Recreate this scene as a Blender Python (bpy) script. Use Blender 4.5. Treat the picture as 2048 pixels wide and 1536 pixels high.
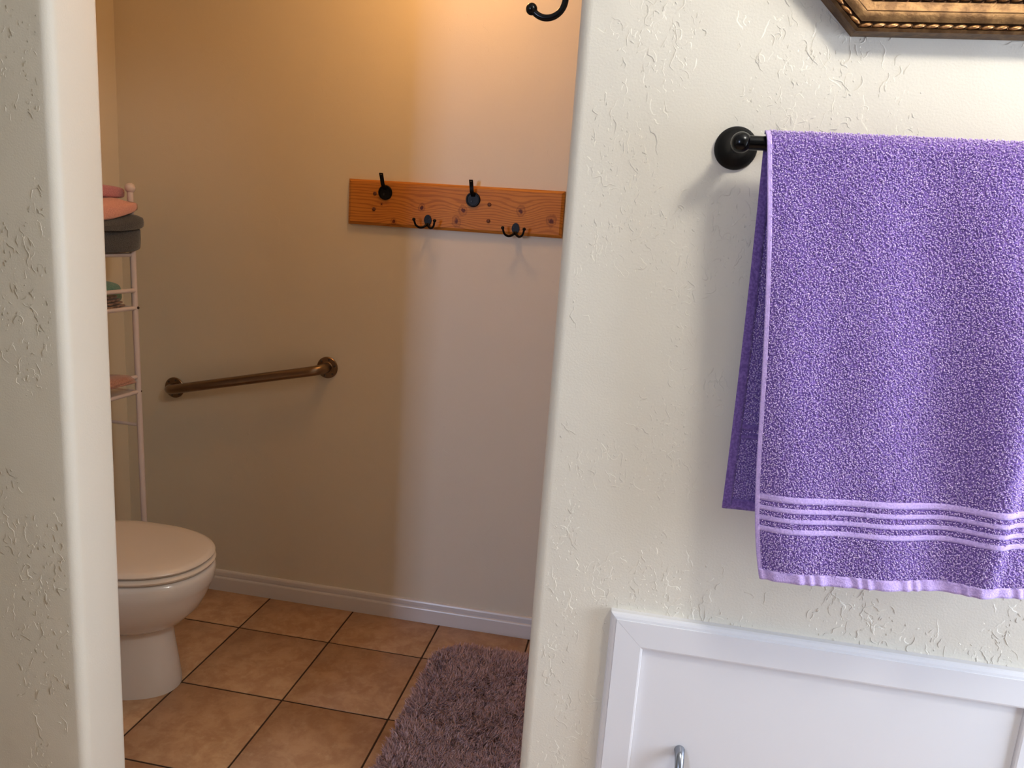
import bpy, bmesh, math, random
import numpy as np
from mathutils import Vector, Matrix, noise

for o in list(bpy.data.objects): bpy.data.objects.remove(o)
S = bpy.context.scene
COL = S.collection
random.seed(7); RNG = np.random.default_rng(7)

# ------------------------------------------------------------------ camera
YAW, PITCH, ROLL, CAMZ = 0.16290, 0.19652, 0.07030, 1.3939
fwd = Vector((-math.sin(YAW)*math.cos(PITCH), math.cos(YAW)*math.cos(PITCH), -math.sin(PITCH)))
rt = Vector((math.cos(YAW), math.sin(YAW), 0)); up = rt.cross(fwd)
r2 = math.cos(ROLL)*rt + math.sin(ROLL)*up
u2 = -math.sin(ROLL)*rt + math.cos(ROLL)*up
cam_d = bpy.data.cameras.new('camera'); cam = bpy.data.objects.new('camera', cam_d); COL.objects.link(cam)
M = Matrix.Identity(4)
for i in range(3):
    M[i][0] = r2[i]; M[i][1] = u2[i]; M[i][2] = -fwd[i]
M[2][3] = CAMZ
cam.matrix_world = M
cam_d.sensor_width = 36; cam_d.lens = 1469.05/2048*36; cam_d.clip_start = .02
S.camera = cam

# ------------------------------------------------------------------ light and exposure
VS = S.view_settings
VS.view_transform = 'Standard'; VS.look = 'None'; VS.gamma = 1; VS.use_curve_mapping = False
VS.exposure = 0.0
CY_ = S.cycles; CY_.max_bounces = 7; CY_.diffuse_bounces = 4; CY_.glossy_bounces = 3; CY_.caustics_reflective = False; CY_.caustics_refractive = False
CY_.use_denoising = True; CY_.adaptive_threshold = .02
W = bpy.data.worlds.new('sky'); S.world = W; W.use_nodes = True
W.node_tree.nodes['Background'].inputs[0].default_value = (.62, .78, 1, 1)
W.node_tree.nodes['Background'].inputs[1].default_value = 1.0

def area(name, loc, direction, sx, sy, power, color):
    d = bpy.data.lights.new(name, 'AREA'); d.shape = 'RECTANGLE'; d.size = sx; d.size_y = sy
    d.energy = power; d.color = color
    o = bpy.data.objects.new(name, d); COL.objects.link(o); o.location = loc
    o.rotation_euler = Vector(direction).to_track_quat('-Z', 'Y').to_euler()
    return o
def bulb(name, loc, radius, power, color):
    d = bpy.data.lights.new(name, 'POINT'); d.shadow_soft_size = radius; d.energy = power; d.color = color
    o = bpy.data.objects.new(name, d); COL.objects.link(o); o.location = loc
    return o
# daylight through the two windows of the bathroom (rear wall, right wall)
area('daylight_rear_window', (-2.01, -3.50, 1.45), (0, 1, 0), .38, 1.2, 84, (.57, .69, 1))
area('daylight_right_window', (1.86, .64, 1.15), (-1, 0, 0), .8, 1.1, 54, (.69, .80, 1))
# ceiling lamp of the bathroom, ceiling lamp of the toilet room
bulb('bathroom_lamp_light', (.68, .42, 2.30), .11, 31, (1, .97, .90))
bulb('toilet_room_lamp_light', (-.62, 1.92, 2.29), .07, 7.9, (1, .50, .17))

# ------------------------------------------------------------------ materials
def srgb(r, g, b):
    f = lambda c: (c/255/12.92) if c/255 <= .04045 else ((c/255+.055)/1.055)**2.4
    return (f(r), f(g), f(b), 1)
class NT:
    def __init__(s, name):
        s.m = bpy.data.materials.new(name); s.m.use_nodes = True
        s.t = s.m.node_tree; s.b = s.t.nodes['Principled BSDF']
    def n(s, typ, **kw):
        x = s.t.nodes.new(typ)
        for k, v in kw.items(): setattr(x, k, v)
        return x
    def link(s, a, b): s.t.links.new(a, b)
    def setv(s, sock, v):
        if hasattr(v, 'type') and hasattr(v, 'is_linked'): s.link(v, sock)
        else: sock.default_value = v
    def math(s, op, a, b=0.0, c=None, clamp=False):
        x = s.n('ShaderNodeMath', operation=op, use_clamp=clamp)
        s.setv(x.inputs[0], a); s.setv(x.inputs[1], b)
        if c is not None: s.setv(x.inputs[2], c)
        return x.outputs[0]
    def vmath(s, op, a, b=None, scale=None):
        x = s.n('ShaderNodeVectorMath', operation=op)
        s.setv(x.inputs[0], a)
        if b is not None: s.setv(x.inputs[1], b)
        if scale is not None: s.setv(x.inputs['Scale'], scale)
        return x.outputs[0] if op not in ('LENGTH', 'DISTANCE') else x.outputs['Value']
    def coord(s): return s.n('ShaderNodeTexCoord').outputs['Object']
    def noise(s, vec, scale, detail=2, rough=.5, col=False, dist=0):
        x = s.n('ShaderNodeTexNoise'); s.link(vec, x.inputs['Vector'])
        x.inputs['Scale'].default_value = scale; x.inputs['Detail'].default_value = detail
        x.inputs['Roughness'].default_value = rough; x.inputs['Distortion'].default_value = dist
        return x.outputs['Color' if col else 'Fac']
    def vor(s, vec, scale, feature='F1'):
        x = s.n('ShaderNodeTexVoronoi', feature=feature); s.link(vec, x.inputs['Vector'])
        x.inputs['Scale'].default_value = scale
        return x.outputs['Distance']
    def rng(s, v, a, b, c=0., d=1., smooth=True):
        x = s.n('ShaderNodeMapRange', interpolation_type='SMOOTHSTEP' if smooth else 'LINEAR')
        s.setv(x.inputs[0], v)
        for i, q in enumerate((a, b, c, d)): x.inputs[1+i].default_value = q
        return x.outputs[0]
    def mix(s, f, a, b):
        x = s.n('ShaderNodeMix', data_type='RGBA')
        s.setv(x.inputs[0], f); s.setv(x.inputs[6], a); s.setv(x.inputs[7], b)
        return x.outputs[2]
    def bump(s, h, dist, strength=1.):
        x = s.n('ShaderNodeBump'); s.link(h, x.inputs['Height'])
        x.inputs['Distance'].default_value = dist; x.inputs['Strength'].default_value = strength
        s.link(x.outputs[0], s.b.inputs['Normal'])
def plain(name, col, rough=.5, metal=0., spec=.5, coat=0.):
    k = NT(name); k.b.inputs['Base Color'].default_value = col; k.b.inputs['Roughness'].default_value = rough
    k.b.inputs['Metallic'].default_value = metal; k.b.inputs['Specular IOR Level'].default_value = spec
    k.b.inputs['Coat Weight'].default_value = coat
    return k.m
def plaster(name, col):
    k = NT(name); c = k.coord()
    h = k.math('ADD', k.math('MULTIPLY', k.noise(c, 300, 1), .10), k.math('MULTIPLY', k.noise(c, 9, 2), 1.0))
    k.bump(h, .0022, 1)
    k.b.inputs['Base Color'].default_value = col; k.b.inputs['Roughness'].default_value = .48
    k.b.inputs['Specular IOR Level'].default_value = .35
    return k.m
MT = {}
PAINT = srgb(228, 220, 202)
MT['wall'] = plaster('cream_wall_paint', PAINT)
MT['wall_smooth'] = MT['wall']
MT['ceiling'] = plain('ceiling_paint', srgb(228, 224, 214), .8)
MT['trim'] = plain('white_gloss_trim_paint', srgb(226, 224, 224), .28)
MT['grout'] = plain('dark_brown_grout', srgb(70, 50, 36), .9)
def tile_mat():
    k = NT('beige_ceramic_floor_tile'); c = k.coord()
    oi = k.n('ShaderNodeObjectInfo')
    c2 = k.vmath('ADD', c, k.vmath('SCALE', oi.outputs['Location'], scale=3.7))
    n1 = k.noise(c2, 16, 5, .65, dist=.4); n2 = k.noise(c2, 45, 3, .6)
    col = k.mix(k.rng(n1, .34, .66), srgb(178, 138, 104), srgb(200, 162, 126))
    col = k.mix(k.math('MULTIPLY', k.rng(n2, .5, .75), .30), col, srgb(218, 188, 154))
    k.link(col, k.b.inputs['Base Color'])
    k.b.inputs['Roughness'].default_value = .42; k.bump(k.noise(c2, 60, 3), .0006, .5)
    return k.m
MT['tile'] = tile_mat()
MT['porcelain'] = plain('white_porcelain', srgb(232, 226, 222), .12, coat=.3)
MT['seat'] = plain('white_seat_plastic', srgb(232, 222, 212), .22)
MT['black'] = plain('black_powder_coat', srgb(5, 5, 6), .42, 0, .2)
MT['black_satin'] = plain('black_satin_metal', srgb(5, 5, 7), .22, .0, .3)
MT['black_screw'] = plain('black_screw', srgb(12, 12, 13), .4, 0, .4)
MT['screw'] = plain('dark_steel_screw', srgb(96, 90, 84), .35, .9)
def steel():
    k = NT('brushed_bronzed_steel'); c = k.coord()
    k.b.inputs['Metallic'].default_value = 1
    k.link(k.mix(k.noise(c, 40, 3), srgb(128, 108, 88), srgb(150, 128, 106)), k.b.inputs['Base Color'])
    k.b.inputs['Roughness'].default_value = .32
    return k.m
MT['steel'] = steel()
MT['chrome'] = plain('grey_satin_nickel', srgb(150, 154, 162), .24, .85)
MT['rack'] = plain('white_enamel_tube', srgb(224, 212, 212), .3)
MT['brown_cap'] = plain('dark_brown_bolt_cap', srgb(60, 36, 22), .6)
def fabric(name, a, b, scale=300, bump=.0012):
    k = NT(name); c = k.coord()
    n = k.noise(c, scale, 2)
    k.link(k.mix(k.rng(n, .35, .65), a, b), k.b.inputs['Base Color'])
    k.b.inputs['Roughness'].default_value = .95; k.b.inputs['Sheen Weight'].default_value = .35
    k.b.inputs['Specular IOR Level'].default_value = .15
    k.bump(n, bump, 1)
    return k.m
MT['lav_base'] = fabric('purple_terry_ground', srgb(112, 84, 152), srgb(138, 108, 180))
MT['lav_flat'] = fabric('lavender_flat_weave', srgb(192, 166, 226), srgb(210, 184, 238), 420, .0006)
MT['rose'] = fabric('rose_terry', srgb(184, 122, 136), srgb(204, 146, 158))
MT['peach'] = fabric('peach_terry', srgb(218, 158, 148), srgb(230, 174, 162))
MT['charcoal'] = fabric('charcoal_terry', srgb(58, 63, 70), srgb(80, 84, 90))
MT['teal'] = fabric('teal_terry', srgb(92, 138, 128), srgb(120, 164, 150))
MT['brown'] = fabric('brown_striped_cotton', srgb(96, 76, 68), srgb(150, 122, 106), 90)
MT['pinkish'] = fabric('dusty_pink_cotton', srgb(176, 128, 112), srgb(196, 150, 132))
def pile_mat(name, a, b):
    k = NT(name)
    at = k.n('ShaderNodeAttribute', attribute_name='shade')
    k.link(k.mix(at.outputs['Fac'], a, b), k.b.inputs['Base Color'])
    k.b.inputs['Roughness'].default_value = .8; k.b.inputs['Specular IOR Level'].default_value = .25
    k.b.inputs['Sheen Weight'].default_value = .3
    return k.m
MT['lav_pile'] = pile_mat('lavender_terry_loops', srgb(176, 142, 214), srgb(236, 212, 246))
MT['rug_pile'] = pile_mat('mauve_shag_pile', srgb(188, 156, 160), srgb(230, 202, 204))
MT['rug_base'] = plain('mauve_rug_backing', srgb(140, 112, 118), .95)
def wood():
    k = NT('knotty_pine'); c = k.coord()      # board local: x along, z across
    sp = k.n('ShaderNodeSeparateXYZ'); k.link(c, sp.inputs[0]); X, Z = sp.outputs[0], sp.outputs[2]
    knots = [(-.105, -.006, .016, 1), (.033, -.006, .020, 1), (.013, -.043, .020, -1), (.223, .004, .020, 1), (.322, -.022, .022, -1), (-.198, -.056, .014, -1), (-.242, -.003, .007, .6)]
    g = Z; dark = None; wob = k.noise(c, 75, 2)
    for (kx, kz, s_, sg) in knots:
        dx = k.math('SUBTRACT', X, kx); dz = k.math('SUBTRACT', Z, kz)
        q = k.math('ADD', k.math('POWER', k.math('ABSOLUTE', k.math('DIVIDE', dx, s_*3.2)), 2.), k.math('POWER', k.math('ABSOLUTE', k.math('DIVIDE', dz, s_*2.0)), 2.))
        e = k.math('POWER', 2.718, k.math('MULTIPLY', q, -1.))
        g = k.math('ADD', g, k.math('MULTIPLY', e, s_*1.1*sg))
        rr = k.math('ADD', k.math('POWER', k.math('ABSOLUTE', k.math('DIVIDE', dx, s_*.75)), 2.), k.math('POWER', k.math('ABSOLUTE', k.math('DIVIDE', dz, s_*.95)), 2.))
        rd = k.math('SQRT', rr); rdn = k.math('ADD', rd, k.math('MULTIPLY', k.math('SUBTRACT', wob, .5), 1.1))
        core = k.rng(rdn, .15, .55, 1, 0)
        rim = k.math('MULTIPLY', k.rng(rdn, .62, .82, 0, 1), k.rng(rdn, .86, 1.12, 1, 0))
        d = k.math('ADD', core, k.math('MULTIPLY', rim, .32)); d = k.math('ADD', d, k.math('MULTIPLY', k.rng(rdn, .3, 1.0, 1, 0), .25), clamp=True)
        dark = d if dark is None else k.math('MAXIMUM', dark, d)
    st = k.n('ShaderNodeMapping'); k.link(c, st.inputs[0]); st.inputs['Scale'].default_value = (.12, 1, 1)
    g = k.math('ADD', g, k.math('MULTIPLY', k.noise(st.outputs[0], 16, 2), .030))
    ring = k.math('SINE', k.math('ADD', k.math('MULTIPLY', g, 620.), k.math('MULTIPLY', k.noise(st.outputs[0], 90, 2), 5.)))
    ring2 = k.rng(ring, -.1, 1.0)
    st2 = k.n('ShaderNodeMapping'); k.link(c, st2.inputs[0]); st2.inputs['Scale'].default_value = (.05, 1, 1)
    fib = k.noise(st2.outputs[0], 420, 2)
    base = k.mix(k.noise(c, 7, 2), srgb(192, 118, 42), srgb(210, 142, 60))
    col = k.mix(k.math('MULTIPLY', ring2, .5), base, srgb(146, 80, 28))
    col = k.mix(k.math('MULTIPLY', k.rng(fib, .45, .7), .25), col, srgb(132, 66, 24))
    kn = k.math('MULTIPLY', dark, 1.1, clamp=True)
    col = k.mix(kn, col, srgb(92, 40, 14))
    k.link(col, k.b.inputs['Base Color']); k.b.inputs['Roughness'].default_value = .5; k.b.inputs['Specular IOR Level'].default_value = .3
    return k.m
MT['wood'] = wood()
MT['plug'] = plain('walnut_plug', srgb(96, 50, 26), .5)
def gold(name, a, b, rough):
    k = NT(name); c = k.coord()
    k.link(k.mix(k.rng(k.noise(c, 60, 4), .35, .65), a, b), k.b.inputs['Base Color'])
    k.b.inputs['Metallic'].default_value = .75; k.b.inputs['Roughness'].default_value = rough
    k.bump(k.noise(c, 240, 2), .0006, .6)
    return k.m
MT['gold'] = gold('antique_gold_leaf', srgb(86, 60, 34), srgb(118, 88, 54), .45)
MT['gold_dark'] = gold('dark_bronze_wash', srgb(66, 42, 24), srgb(92, 62, 38), .5)
MT['gold_bead'] = gold('bright_gold_bead', srgb(160, 112, 66), srgb(190, 142, 92), .38)
MT['picture'] = plain('matt_cream_board', srgb(206, 200, 186), .7)
def emit(name, col, st):
    k = NT(name); k.b.inputs['Base Color'].default_value = (.9, .9, .88, 1)
    k.b.inputs['Emission Color'].default_value = col; k.b.inputs['Emission Strength'].default_value = st
    return k.m
MT['dome_warm'] = emit('lit_opal_glass_warm', (1, .62, .3, 1), 2.0)
MT['dome'] = emit('lit_opal_glass', (1, .88, .74, 1), 3.0)
def glass():
    m = bpy.data.materials.new('window_glass'); m.use_nodes = True; t = m.node_tree
    t.nodes.remove(t.nodes['Principled BSDF']); o = t.nodes['Material Output']
    a = t.nodes.new('ShaderNodeBsdfTransparent'); g = t.nodes.new('ShaderNodeBsdfGlossy'); g.inputs['Roughness'].default_value = .02
    x = t.nodes.new('ShaderNodeMixShader'); x.inputs[0].default_value = .06
    t.links.new(a.outputs[0], x.inputs[1]); t.links.new(g.outputs[0], x.inputs[2]); t.links.new(x.outputs[0], o.inputs[0])
    return m
MT['glass'] = glass()

# ------------------------------------------------------------------ mesh helpers
ORG = {}
def add(name, V, F, mat, parent=None, base=(0, 0, 0), smooth=False, mesh=None):
    """world-space vertices -> one mesh object; a child is stored relative to its thing's base"""
    b = ORG[parent.name] if parent else np.array(base, float)
    if mesh is None:
        mesh = bpy.data.meshes.new(name)
        mesh.from_pydata([tuple(np.asarray(v, float)-b) for v in V], [], [list(f) for f in F])
        mesh.materials.append(MT[mat] if isinstance(mat, str) else mat)
        bm = bmesh.new(); bm.from_mesh(mesh); bmesh.ops.recalc_face_normals(bm, faces=bm.faces); bm.to_mesh(mesh); bm.free()
        if smooth:
            mesh.polygons.foreach_set('use_smooth', [True]*len(mesh.polygons))
            if isinstance(smooth, float): mesh.set_sharp_from_angle(angle=smooth)
        mesh.update()
    o = bpy.data.objects.new(name, mesh); COL.objects.link(o)
    if parent: o.parent = parent
    else: o.location = tuple(b)
    ORG[o.name] = b
    return o
def thing(name, label, cat, base, group=None):
    o = bpy.data.objects.new(name, None); COL.objects.link(o); o.location = base; o.empty_display_size = .05
    ORG[o.name] = np.array(base, float); o['label'] = label; o['category'] = cat
    if group: o['group'] = group
    return o
def tag(o, label, cat, group=None):
    o['label'] = label; o['category'] = cat
    if group: o['group'] = group
    return o
def struct(o, label=None):
    o['kind'] = 'structure'
    if label: o['label'] = label
    return o
def join(*parts):
    V = []; F = []
    for v, f in parts:
        n = len(V); V += [tuple(x) for x in v]; F += [[i+n for i in q] for q in f]
    return V, F
def box(x0, x1, y0, y1, z0, z1):
    V = [(x, y, z) for x in (x0, x1) for y in (y0, y1) for z in (z0, z1)]
    return V, [(0, 1, 3, 2), (4, 6, 7, 5), (0, 4, 5, 1), (2, 3, 7, 6), (0, 2, 6, 4), (1, 5, 7, 3)]
def bbox(x0, x1, y0, y1, z0, z1, r, seg=2):
    bm = bmesh.new(); V, F = box(x0, x1, y0, y1, z0, z1)
    vs = [bm.verts.new(v) for v in V]; [bm.faces.new([vs[i] for i in f]) for f in F]
    bmesh.ops.recalc_face_normals(bm, faces=bm.faces)
    bmesh.ops.bevel(bm, geom=bm.edges[:], offset=r, segments=seg, profile=.5, affect='EDGES')
    bm.verts.index_update()
    out = [v.co[:] for v in bm.verts], [[v.index for v in f.verts] for f in bm.faces]
    bm.free(); return out
def prism(outline, a0, a1, axis='z'):
    n = len(outline)
    def p(q, a): return (q[0], q[1], a) if axis == 'z' else ((a, q[0], q[1]) if axis == 'x' else (q[0], a, q[1]))
    V = [p(q, a0) for q in outline]+[p(q, a1) for q in outline]
    F = [list(range(n))[::-1], list(range(n, 2*n))]+[(i, (i+1) % n, n+(i+1) % n, n+i) for i in range(n)]
    return V, F
def frame_of(d):
    d = Vector(d).normalized(); a = Vector((0, 0, 1)) if abs(d.z) < .9 else Vector((1, 0, 0))
    x = d.cross(a).normalized(); y = d.cross(x).normalized()
    return np.array(x), np.array(y), np.array(d)
def lathe(profile, origin, direction, seg=32):
    """profile: (radius, along); closes ends that reach radius 0"""
    x, y, d = frame_of(direction); o = np.array(origin, float); V = []; F = []; rings = []
    for r, a in profile:
        if r < 1e-7: rings.append([len(V)]); V.append(tuple(o+d*a))
        else:
            rings.append(list(range(len(V), len(V)+seg)))
            for k in range(seg):
                t = 2*math.pi*k/seg; V.append(tuple(o+d*a+x*(r*math.cos(t))+y*(r*math.sin(t))))
    for A, B in zip(rings, rings[1:]):
        for k in range(seg):
            k2 = (k+1) % seg
            if len(A) == 1 and len(B) > 1: F.append((A[0], B[k], B[k2]))
            elif len(B) == 1 and len(A) > 1: F.append((A[k], A[k2], B[0]))
            elif len(A) > 1: F.append((A[k], A[k2], B[k2], B[k]))
    if len(rings[0]) > 1: F.append(rings[0])
    if len(rings[-1]) > 1: F.append(rings[-1][::-1])
    return V, F
def ball(c, r, seg=24, n=12, squash=1.0):
    return lathe([(r*math.sin(math.pi*i/n), -r*squash*math.cos(math.pi*i/n)) for i in range(n+1)], c, (0, 0, 1), seg)
def tube(path, rad, seg=16, flat=None):
    """swept circle (or ellipse: flat=(a,b) multipliers, first axis kept near flatref)"""
    P = np.array(path, float); n = len(P); R = np.full(n, rad) if np.isscalar(rad) else np.array(rad, float)
    T = np.gradient(P, axis=0); T /= np.linalg.norm(T, axis=1)[:, None]
    x, y, _ = frame_of(T[0]); V = []; F = []
    for i in range(n):
        x = x-T[i]*(x@T[i]); x /= np.linalg.norm(x); y = np.cross(T[i], x)
        for k in range(seg):
            t = 2*math.pi*k/seg
            V.append(tuple(P[i]+R[i]*(math.cos(t)*x*(flat[0] if flat else 1)+math.sin(t)*y*(flat[1] if flat else 1))))
    for i in range(n-1):
        for k in range(seg):
            k2 = (k+1) % seg; F.append((i*seg+k, i*seg+k2, (i+1)*seg+k2, (i+1)*seg+k))
    F.append(list(range(seg))[::-1]); F.append(list(range((n-1)*seg, n*seg)))
    return V, F
def bez(pts, n=24):
    """Catmull-Rom through points"""
    P = [np.array(p, float) for p in pts]; P = [2*P[0]-P[1]]+P+[2*P[-1]-P[-2]]; out = []
    m = len(P)-3
    for i in range(m):
        a, b, c, d = P[i:i+4]
        for k in range(n):
            t = k/n
            out.append(.5*((2*b)+(-a+c)*t+(2*a-5*b+4*c-d)*t*t+(-a+3*b-3*c+d)*t**3))
    out.append(P[-2]); return out
def softbox(c, s, e=.35, amp=.004, seed=0, nu=40, nv=24, freq=18., fn=None):
    """rounded cushion-like solid with uneven surface"""
    V = []; F = []
    f = lambda w, m: math.copysign(abs(w)**m, w)
    for j in range(nv+1):
        ph = -math.pi/2+math.pi*j/nv
        for i in range(nu):
            th = 2*math.pi*i/nu
            p = Vector((f(math.cos(ph), e)*f(math.cos(th), e), f(math.cos(ph), e)*f(math.sin(th), e), f(math.sin(ph), e)))
            q = Vector((p.x*s[0], p.y*s[1], p.z*s[2]))
            w = Vector(c)+q
            k = noise.noise(w*freq+Vector((seed*3.1, seed*1.7, 0)))
            w += q.normalized()*k*amp
            if fn: w = Vector(fn(w, p))
            V.append(tuple(w))
    for j in range(nv):
        for i in range(nu):
            i2 = (i+1) % nu
            F.append((j*nu+i, j*nu+i2, (j+1)*nu+i2, (j+1)*nu+i))
    return V, F
def rounded_rect(x0, x1, y0, y1, r, n=6):
    pts = []
    for cx, cy, a0 in ((x1-r, y1-r, 0), (x0+r, y1-r, 90), (x0+r, y0+r, 180), (x1-r, y0+r, 270)):
        for k in range(n+1):
            a = math.radians(a0+90*k/n); pts.append((cx+r*math.cos(a), cy+r*math.sin(a)))
    return pts

# ------------------------------------------------------------------ room shell
D, T = 1.15, .122            # front face of the partition, its thickness
YB, XL, XR = 2.386, -1.838, .95   # toilet room: back wall, left wall, right wall
NX0, NX1, NY0 = -3.40, 1.74, -3.40  # bathroom bounds
CEIL = 2.44; OX0, OX1, OH = -1.006, -.128, 2.12; R = .019
# partition with the doorway: two legs with bullnose corners and a header over the opening
def bull(xa, xb, side):
    pts = []
    if side == 'right':
        pts = [(xa, D), (xb-R, D)]
        pts += [(xb-R+R*math.sin(a), D+R-R*math.cos(a)) for a in np.linspace(0, math.pi/2, 9)[1:]]
        pts += [(xb-R+R*math.cos(a), D+T-R+R*math.sin(a)) for a in np.linspace(0, math.pi/2, 9)]
        pts += [(xa, D+T)]
    else:
        pts = [(xb, D), (xb, D+T)]
        pts += [(xa+R-R*math.sin(a), D+T-R+R*math.cos(a)) for a in np.linspace(0, math.pi/2, 9)]
        pts += [(xa+R-R*math.cos(a), D+R-R*math.sin(a)) for a in np.linspace(0, math.pi/2, 9)]
    return pts
struct(add('wall_front_left', *prism(bull(NX0, OX0, 'right'), 0, CEIL), 'wall', smooth=math.radians(40)), 'cream textured partition wall left of the doorway with bullnose corner')
struct(add('wall_front_right', *prism(bull(OX1, NX1, 'left'), 0, CEIL), 'wall', smooth=math.radians(40)), 'cream textured wall right of the doorway holding the towel bar')
struct(add('wall_front_header', *box(OX0, OX1, D, D+T, OH, CEIL), 'wall'), 'cream wall strip above the doorway')
struct(add('wall_back', *box(XL-.1, XR+.1, YB, YB+.1, 0, CEIL), 'wall_smooth'), 'cream back wall of the toilet room behind grab bar and hook board')
struct(add('wall_left', *box(XL-.1, XL, D+T, YB, 0, CEIL), 'wall_smooth'), 'cream left wall of the toilet room behind the toilet')
struct(add('wall_inner_right', *box(XR, XR+.1, D+T, YB, 0, CEIL), 'wall_smooth'), 'cream right wall of the toilet room')
struct(add('wall_outer_left', *box(NX0-.1, NX0, NY0-.1, D+T, 0, CEIL), 'wall'), 'cream left wall of the bathroom')
struct(add('wall_light_blocker', *box(NX0, -1.155, .45, .57, 0, CEIL), 'wall'), 'unseen cream stub wall added to shade the wall left of the doorway')  # added out of view to keep rear window light off the left leg
A0, A1, AZ0, AZ1 = -2.22, -1.80, .85, 2.05
B0, B1, BZ0, BZ1 = .22, 1.04, .60, 1.72
struct(add('wall_rear', *join(box(NX0, A0, NY0-.1, NY0, 0, CEIL), box(A1, NX1, NY0-.1, NY0, 0, CEIL), box(A0, A1, NY0-.1, NY0, 0, AZ0), box(A0, A1, NY0-.1, NY0, AZ1, CEIL)), 'wall'), 'cream rear wall of the bathroom with a tall window')
struct(add('wall_right', *join(box(NX1, NX1+.1, NY0-.1, B0, 0, CEIL), box(NX1, NX1+.1, B1, D+T, 0, CEIL), box(NX1, NX1+.1, B0, B1, 0, BZ0), box(NX1, NX1+.1, B0, B1, BZ1, CEIL)), 'wall'), 'cream right wall of the bathroom with a wide window')
struct(add('ceiling', *box(NX0-.1, NX1+.1, NY0-.1, YB+.1, CEIL, CEIL+.1), 'ceiling'), 'flat off-white ceiling')
# skip-trowel plaster: low raised squiggles standing a fraction of a millimetre proud of the walls
def ridges(parent, x0, x1, z0, z1, y, n, hmax, seed, clump=.05):
    rg = np.random.default_rng(seed); V = []; F = []; done = 0
    while done < n:
        x, z = rg.uniform(x0, x1), rg.uniform(z0, z1)
        m = noise.noise(Vector((x*7, seed, z*4.5)))+.5*noise.noise(Vector((x*19, seed+5, z*15)))
        if m < clump+rg.normal(0, .06): continue
        done += 1
        k = int(rg.choice([2, 3, 5, 9, 15, 24], p=[.30, .22, .18, .15, .10, .05])); st = rg.uniform(.0013, .0022)
        th = (math.pi/2)*rg.choice([-1, 1])+rg.normal(0, .45); h = hmax*rg.uniform(.45, 1); w_ = rg.uniform(.0005, .0009); pl = rg.uniform(.0012, .0030)*rg.choice([-1, 1]); P = []
        for _ in range(k+1):
            P.append((x, z)); th += rg.normal(0, .42)+.12*math.sin(2*th); x += st*math.cos(th); z += st*math.sin(th)
        if min(q[0] for q in P) < x0 or max(q[0] for q in P) > x1: continue
        b = len(V)
        for q, (px, pz) in enumerate(P):
            ta = 1-.75*abs(2*q/k-1)**3 if k else 1
            a = P[max(q-1, 0)]; c = P[min(q+1, k)]; tx, tz = c[0]-a[0], c[1]-a[1]; l = math.hypot(tx, tz)+1e-9; nx, nz = -tz/l, tx/l
            sg = 1 if pl > 0 else -1
            V += [(px-nx*w_*sg*ta, y+.0002, pz-nz*w_*sg*ta), (px, y-h*ta, pz), (px+nx*pl*ta, y+.0002, pz+nz*pl*ta)]
        for q in range(k):
            o_ = b+q*3; F += [(o_, o_+1, o_+4, o_+3), (o_+1, o_+2, o_+5, o_+4)]
    o = add('plaster_ridges', V, F, 'wall', parent, smooth=True); o['kind'] = 'stuff'
    return o
WL, WR_, WB = (bpy.data.objects[n] for n in ('wall_front_left', 'wall_front_right', 'wall_back'))
ridges(WR_, OX1+.022, .80, .35, 1.95, D, 6200, .00080, 3, .02)
ridges(WL, -1.28, OX0-.022, .10, 1.95, D, 1100, .00100, 8, .0)
ridges(WR_, .80, 1.60, .35, 1.95, D, 3000, .00080, 5, .02)
ridges(WL, -1.75, -1.28, .10, 1.95, D, 1200, .00100, 9, .0)
ridges(WB, XL+.02, .2, .10, 2.2, YB, 1800, .00035, 12, .12)
# windows
w = struct(add('window_1', *join(box(A0, A0+.035, NY0-.07, NY0-.02, AZ0, AZ1), box(A1-.035, A1, NY0-.07, NY0-.02, AZ0, AZ1), box(A0+.035, A1-.035, NY0-.07, NY0-.02, AZ0, AZ0+.035), box(A0+.035, A1-.035, NY0-.07, NY0-.02, AZ1-.035, AZ1)), 'trim'))
add('pane', *box(A0+.035, A1-.035, NY0-.048, NY0-.044, AZ0+.035, AZ1-.035), 'glass', w)
w = struct(add('window_2', *join(box(NX1+.02, NX1+.07, B0, B0+.035, BZ0, BZ1), box(NX1+.02, NX1+.07, B1-.035, B1, BZ0, BZ1), box(NX1+.02, NX1+.07, B0+.035, B1-.035, BZ0, BZ0+.035), box(NX1+.02, NX1+.07, B0+.035, B1-.035, BZ1-.035, BZ1)), 'trim'))
add('pane', *box(NX1+.044, NX1+.048, B0+.035, B1-.035, BZ0+.035, BZ1-.035), 'glass', w)

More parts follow.
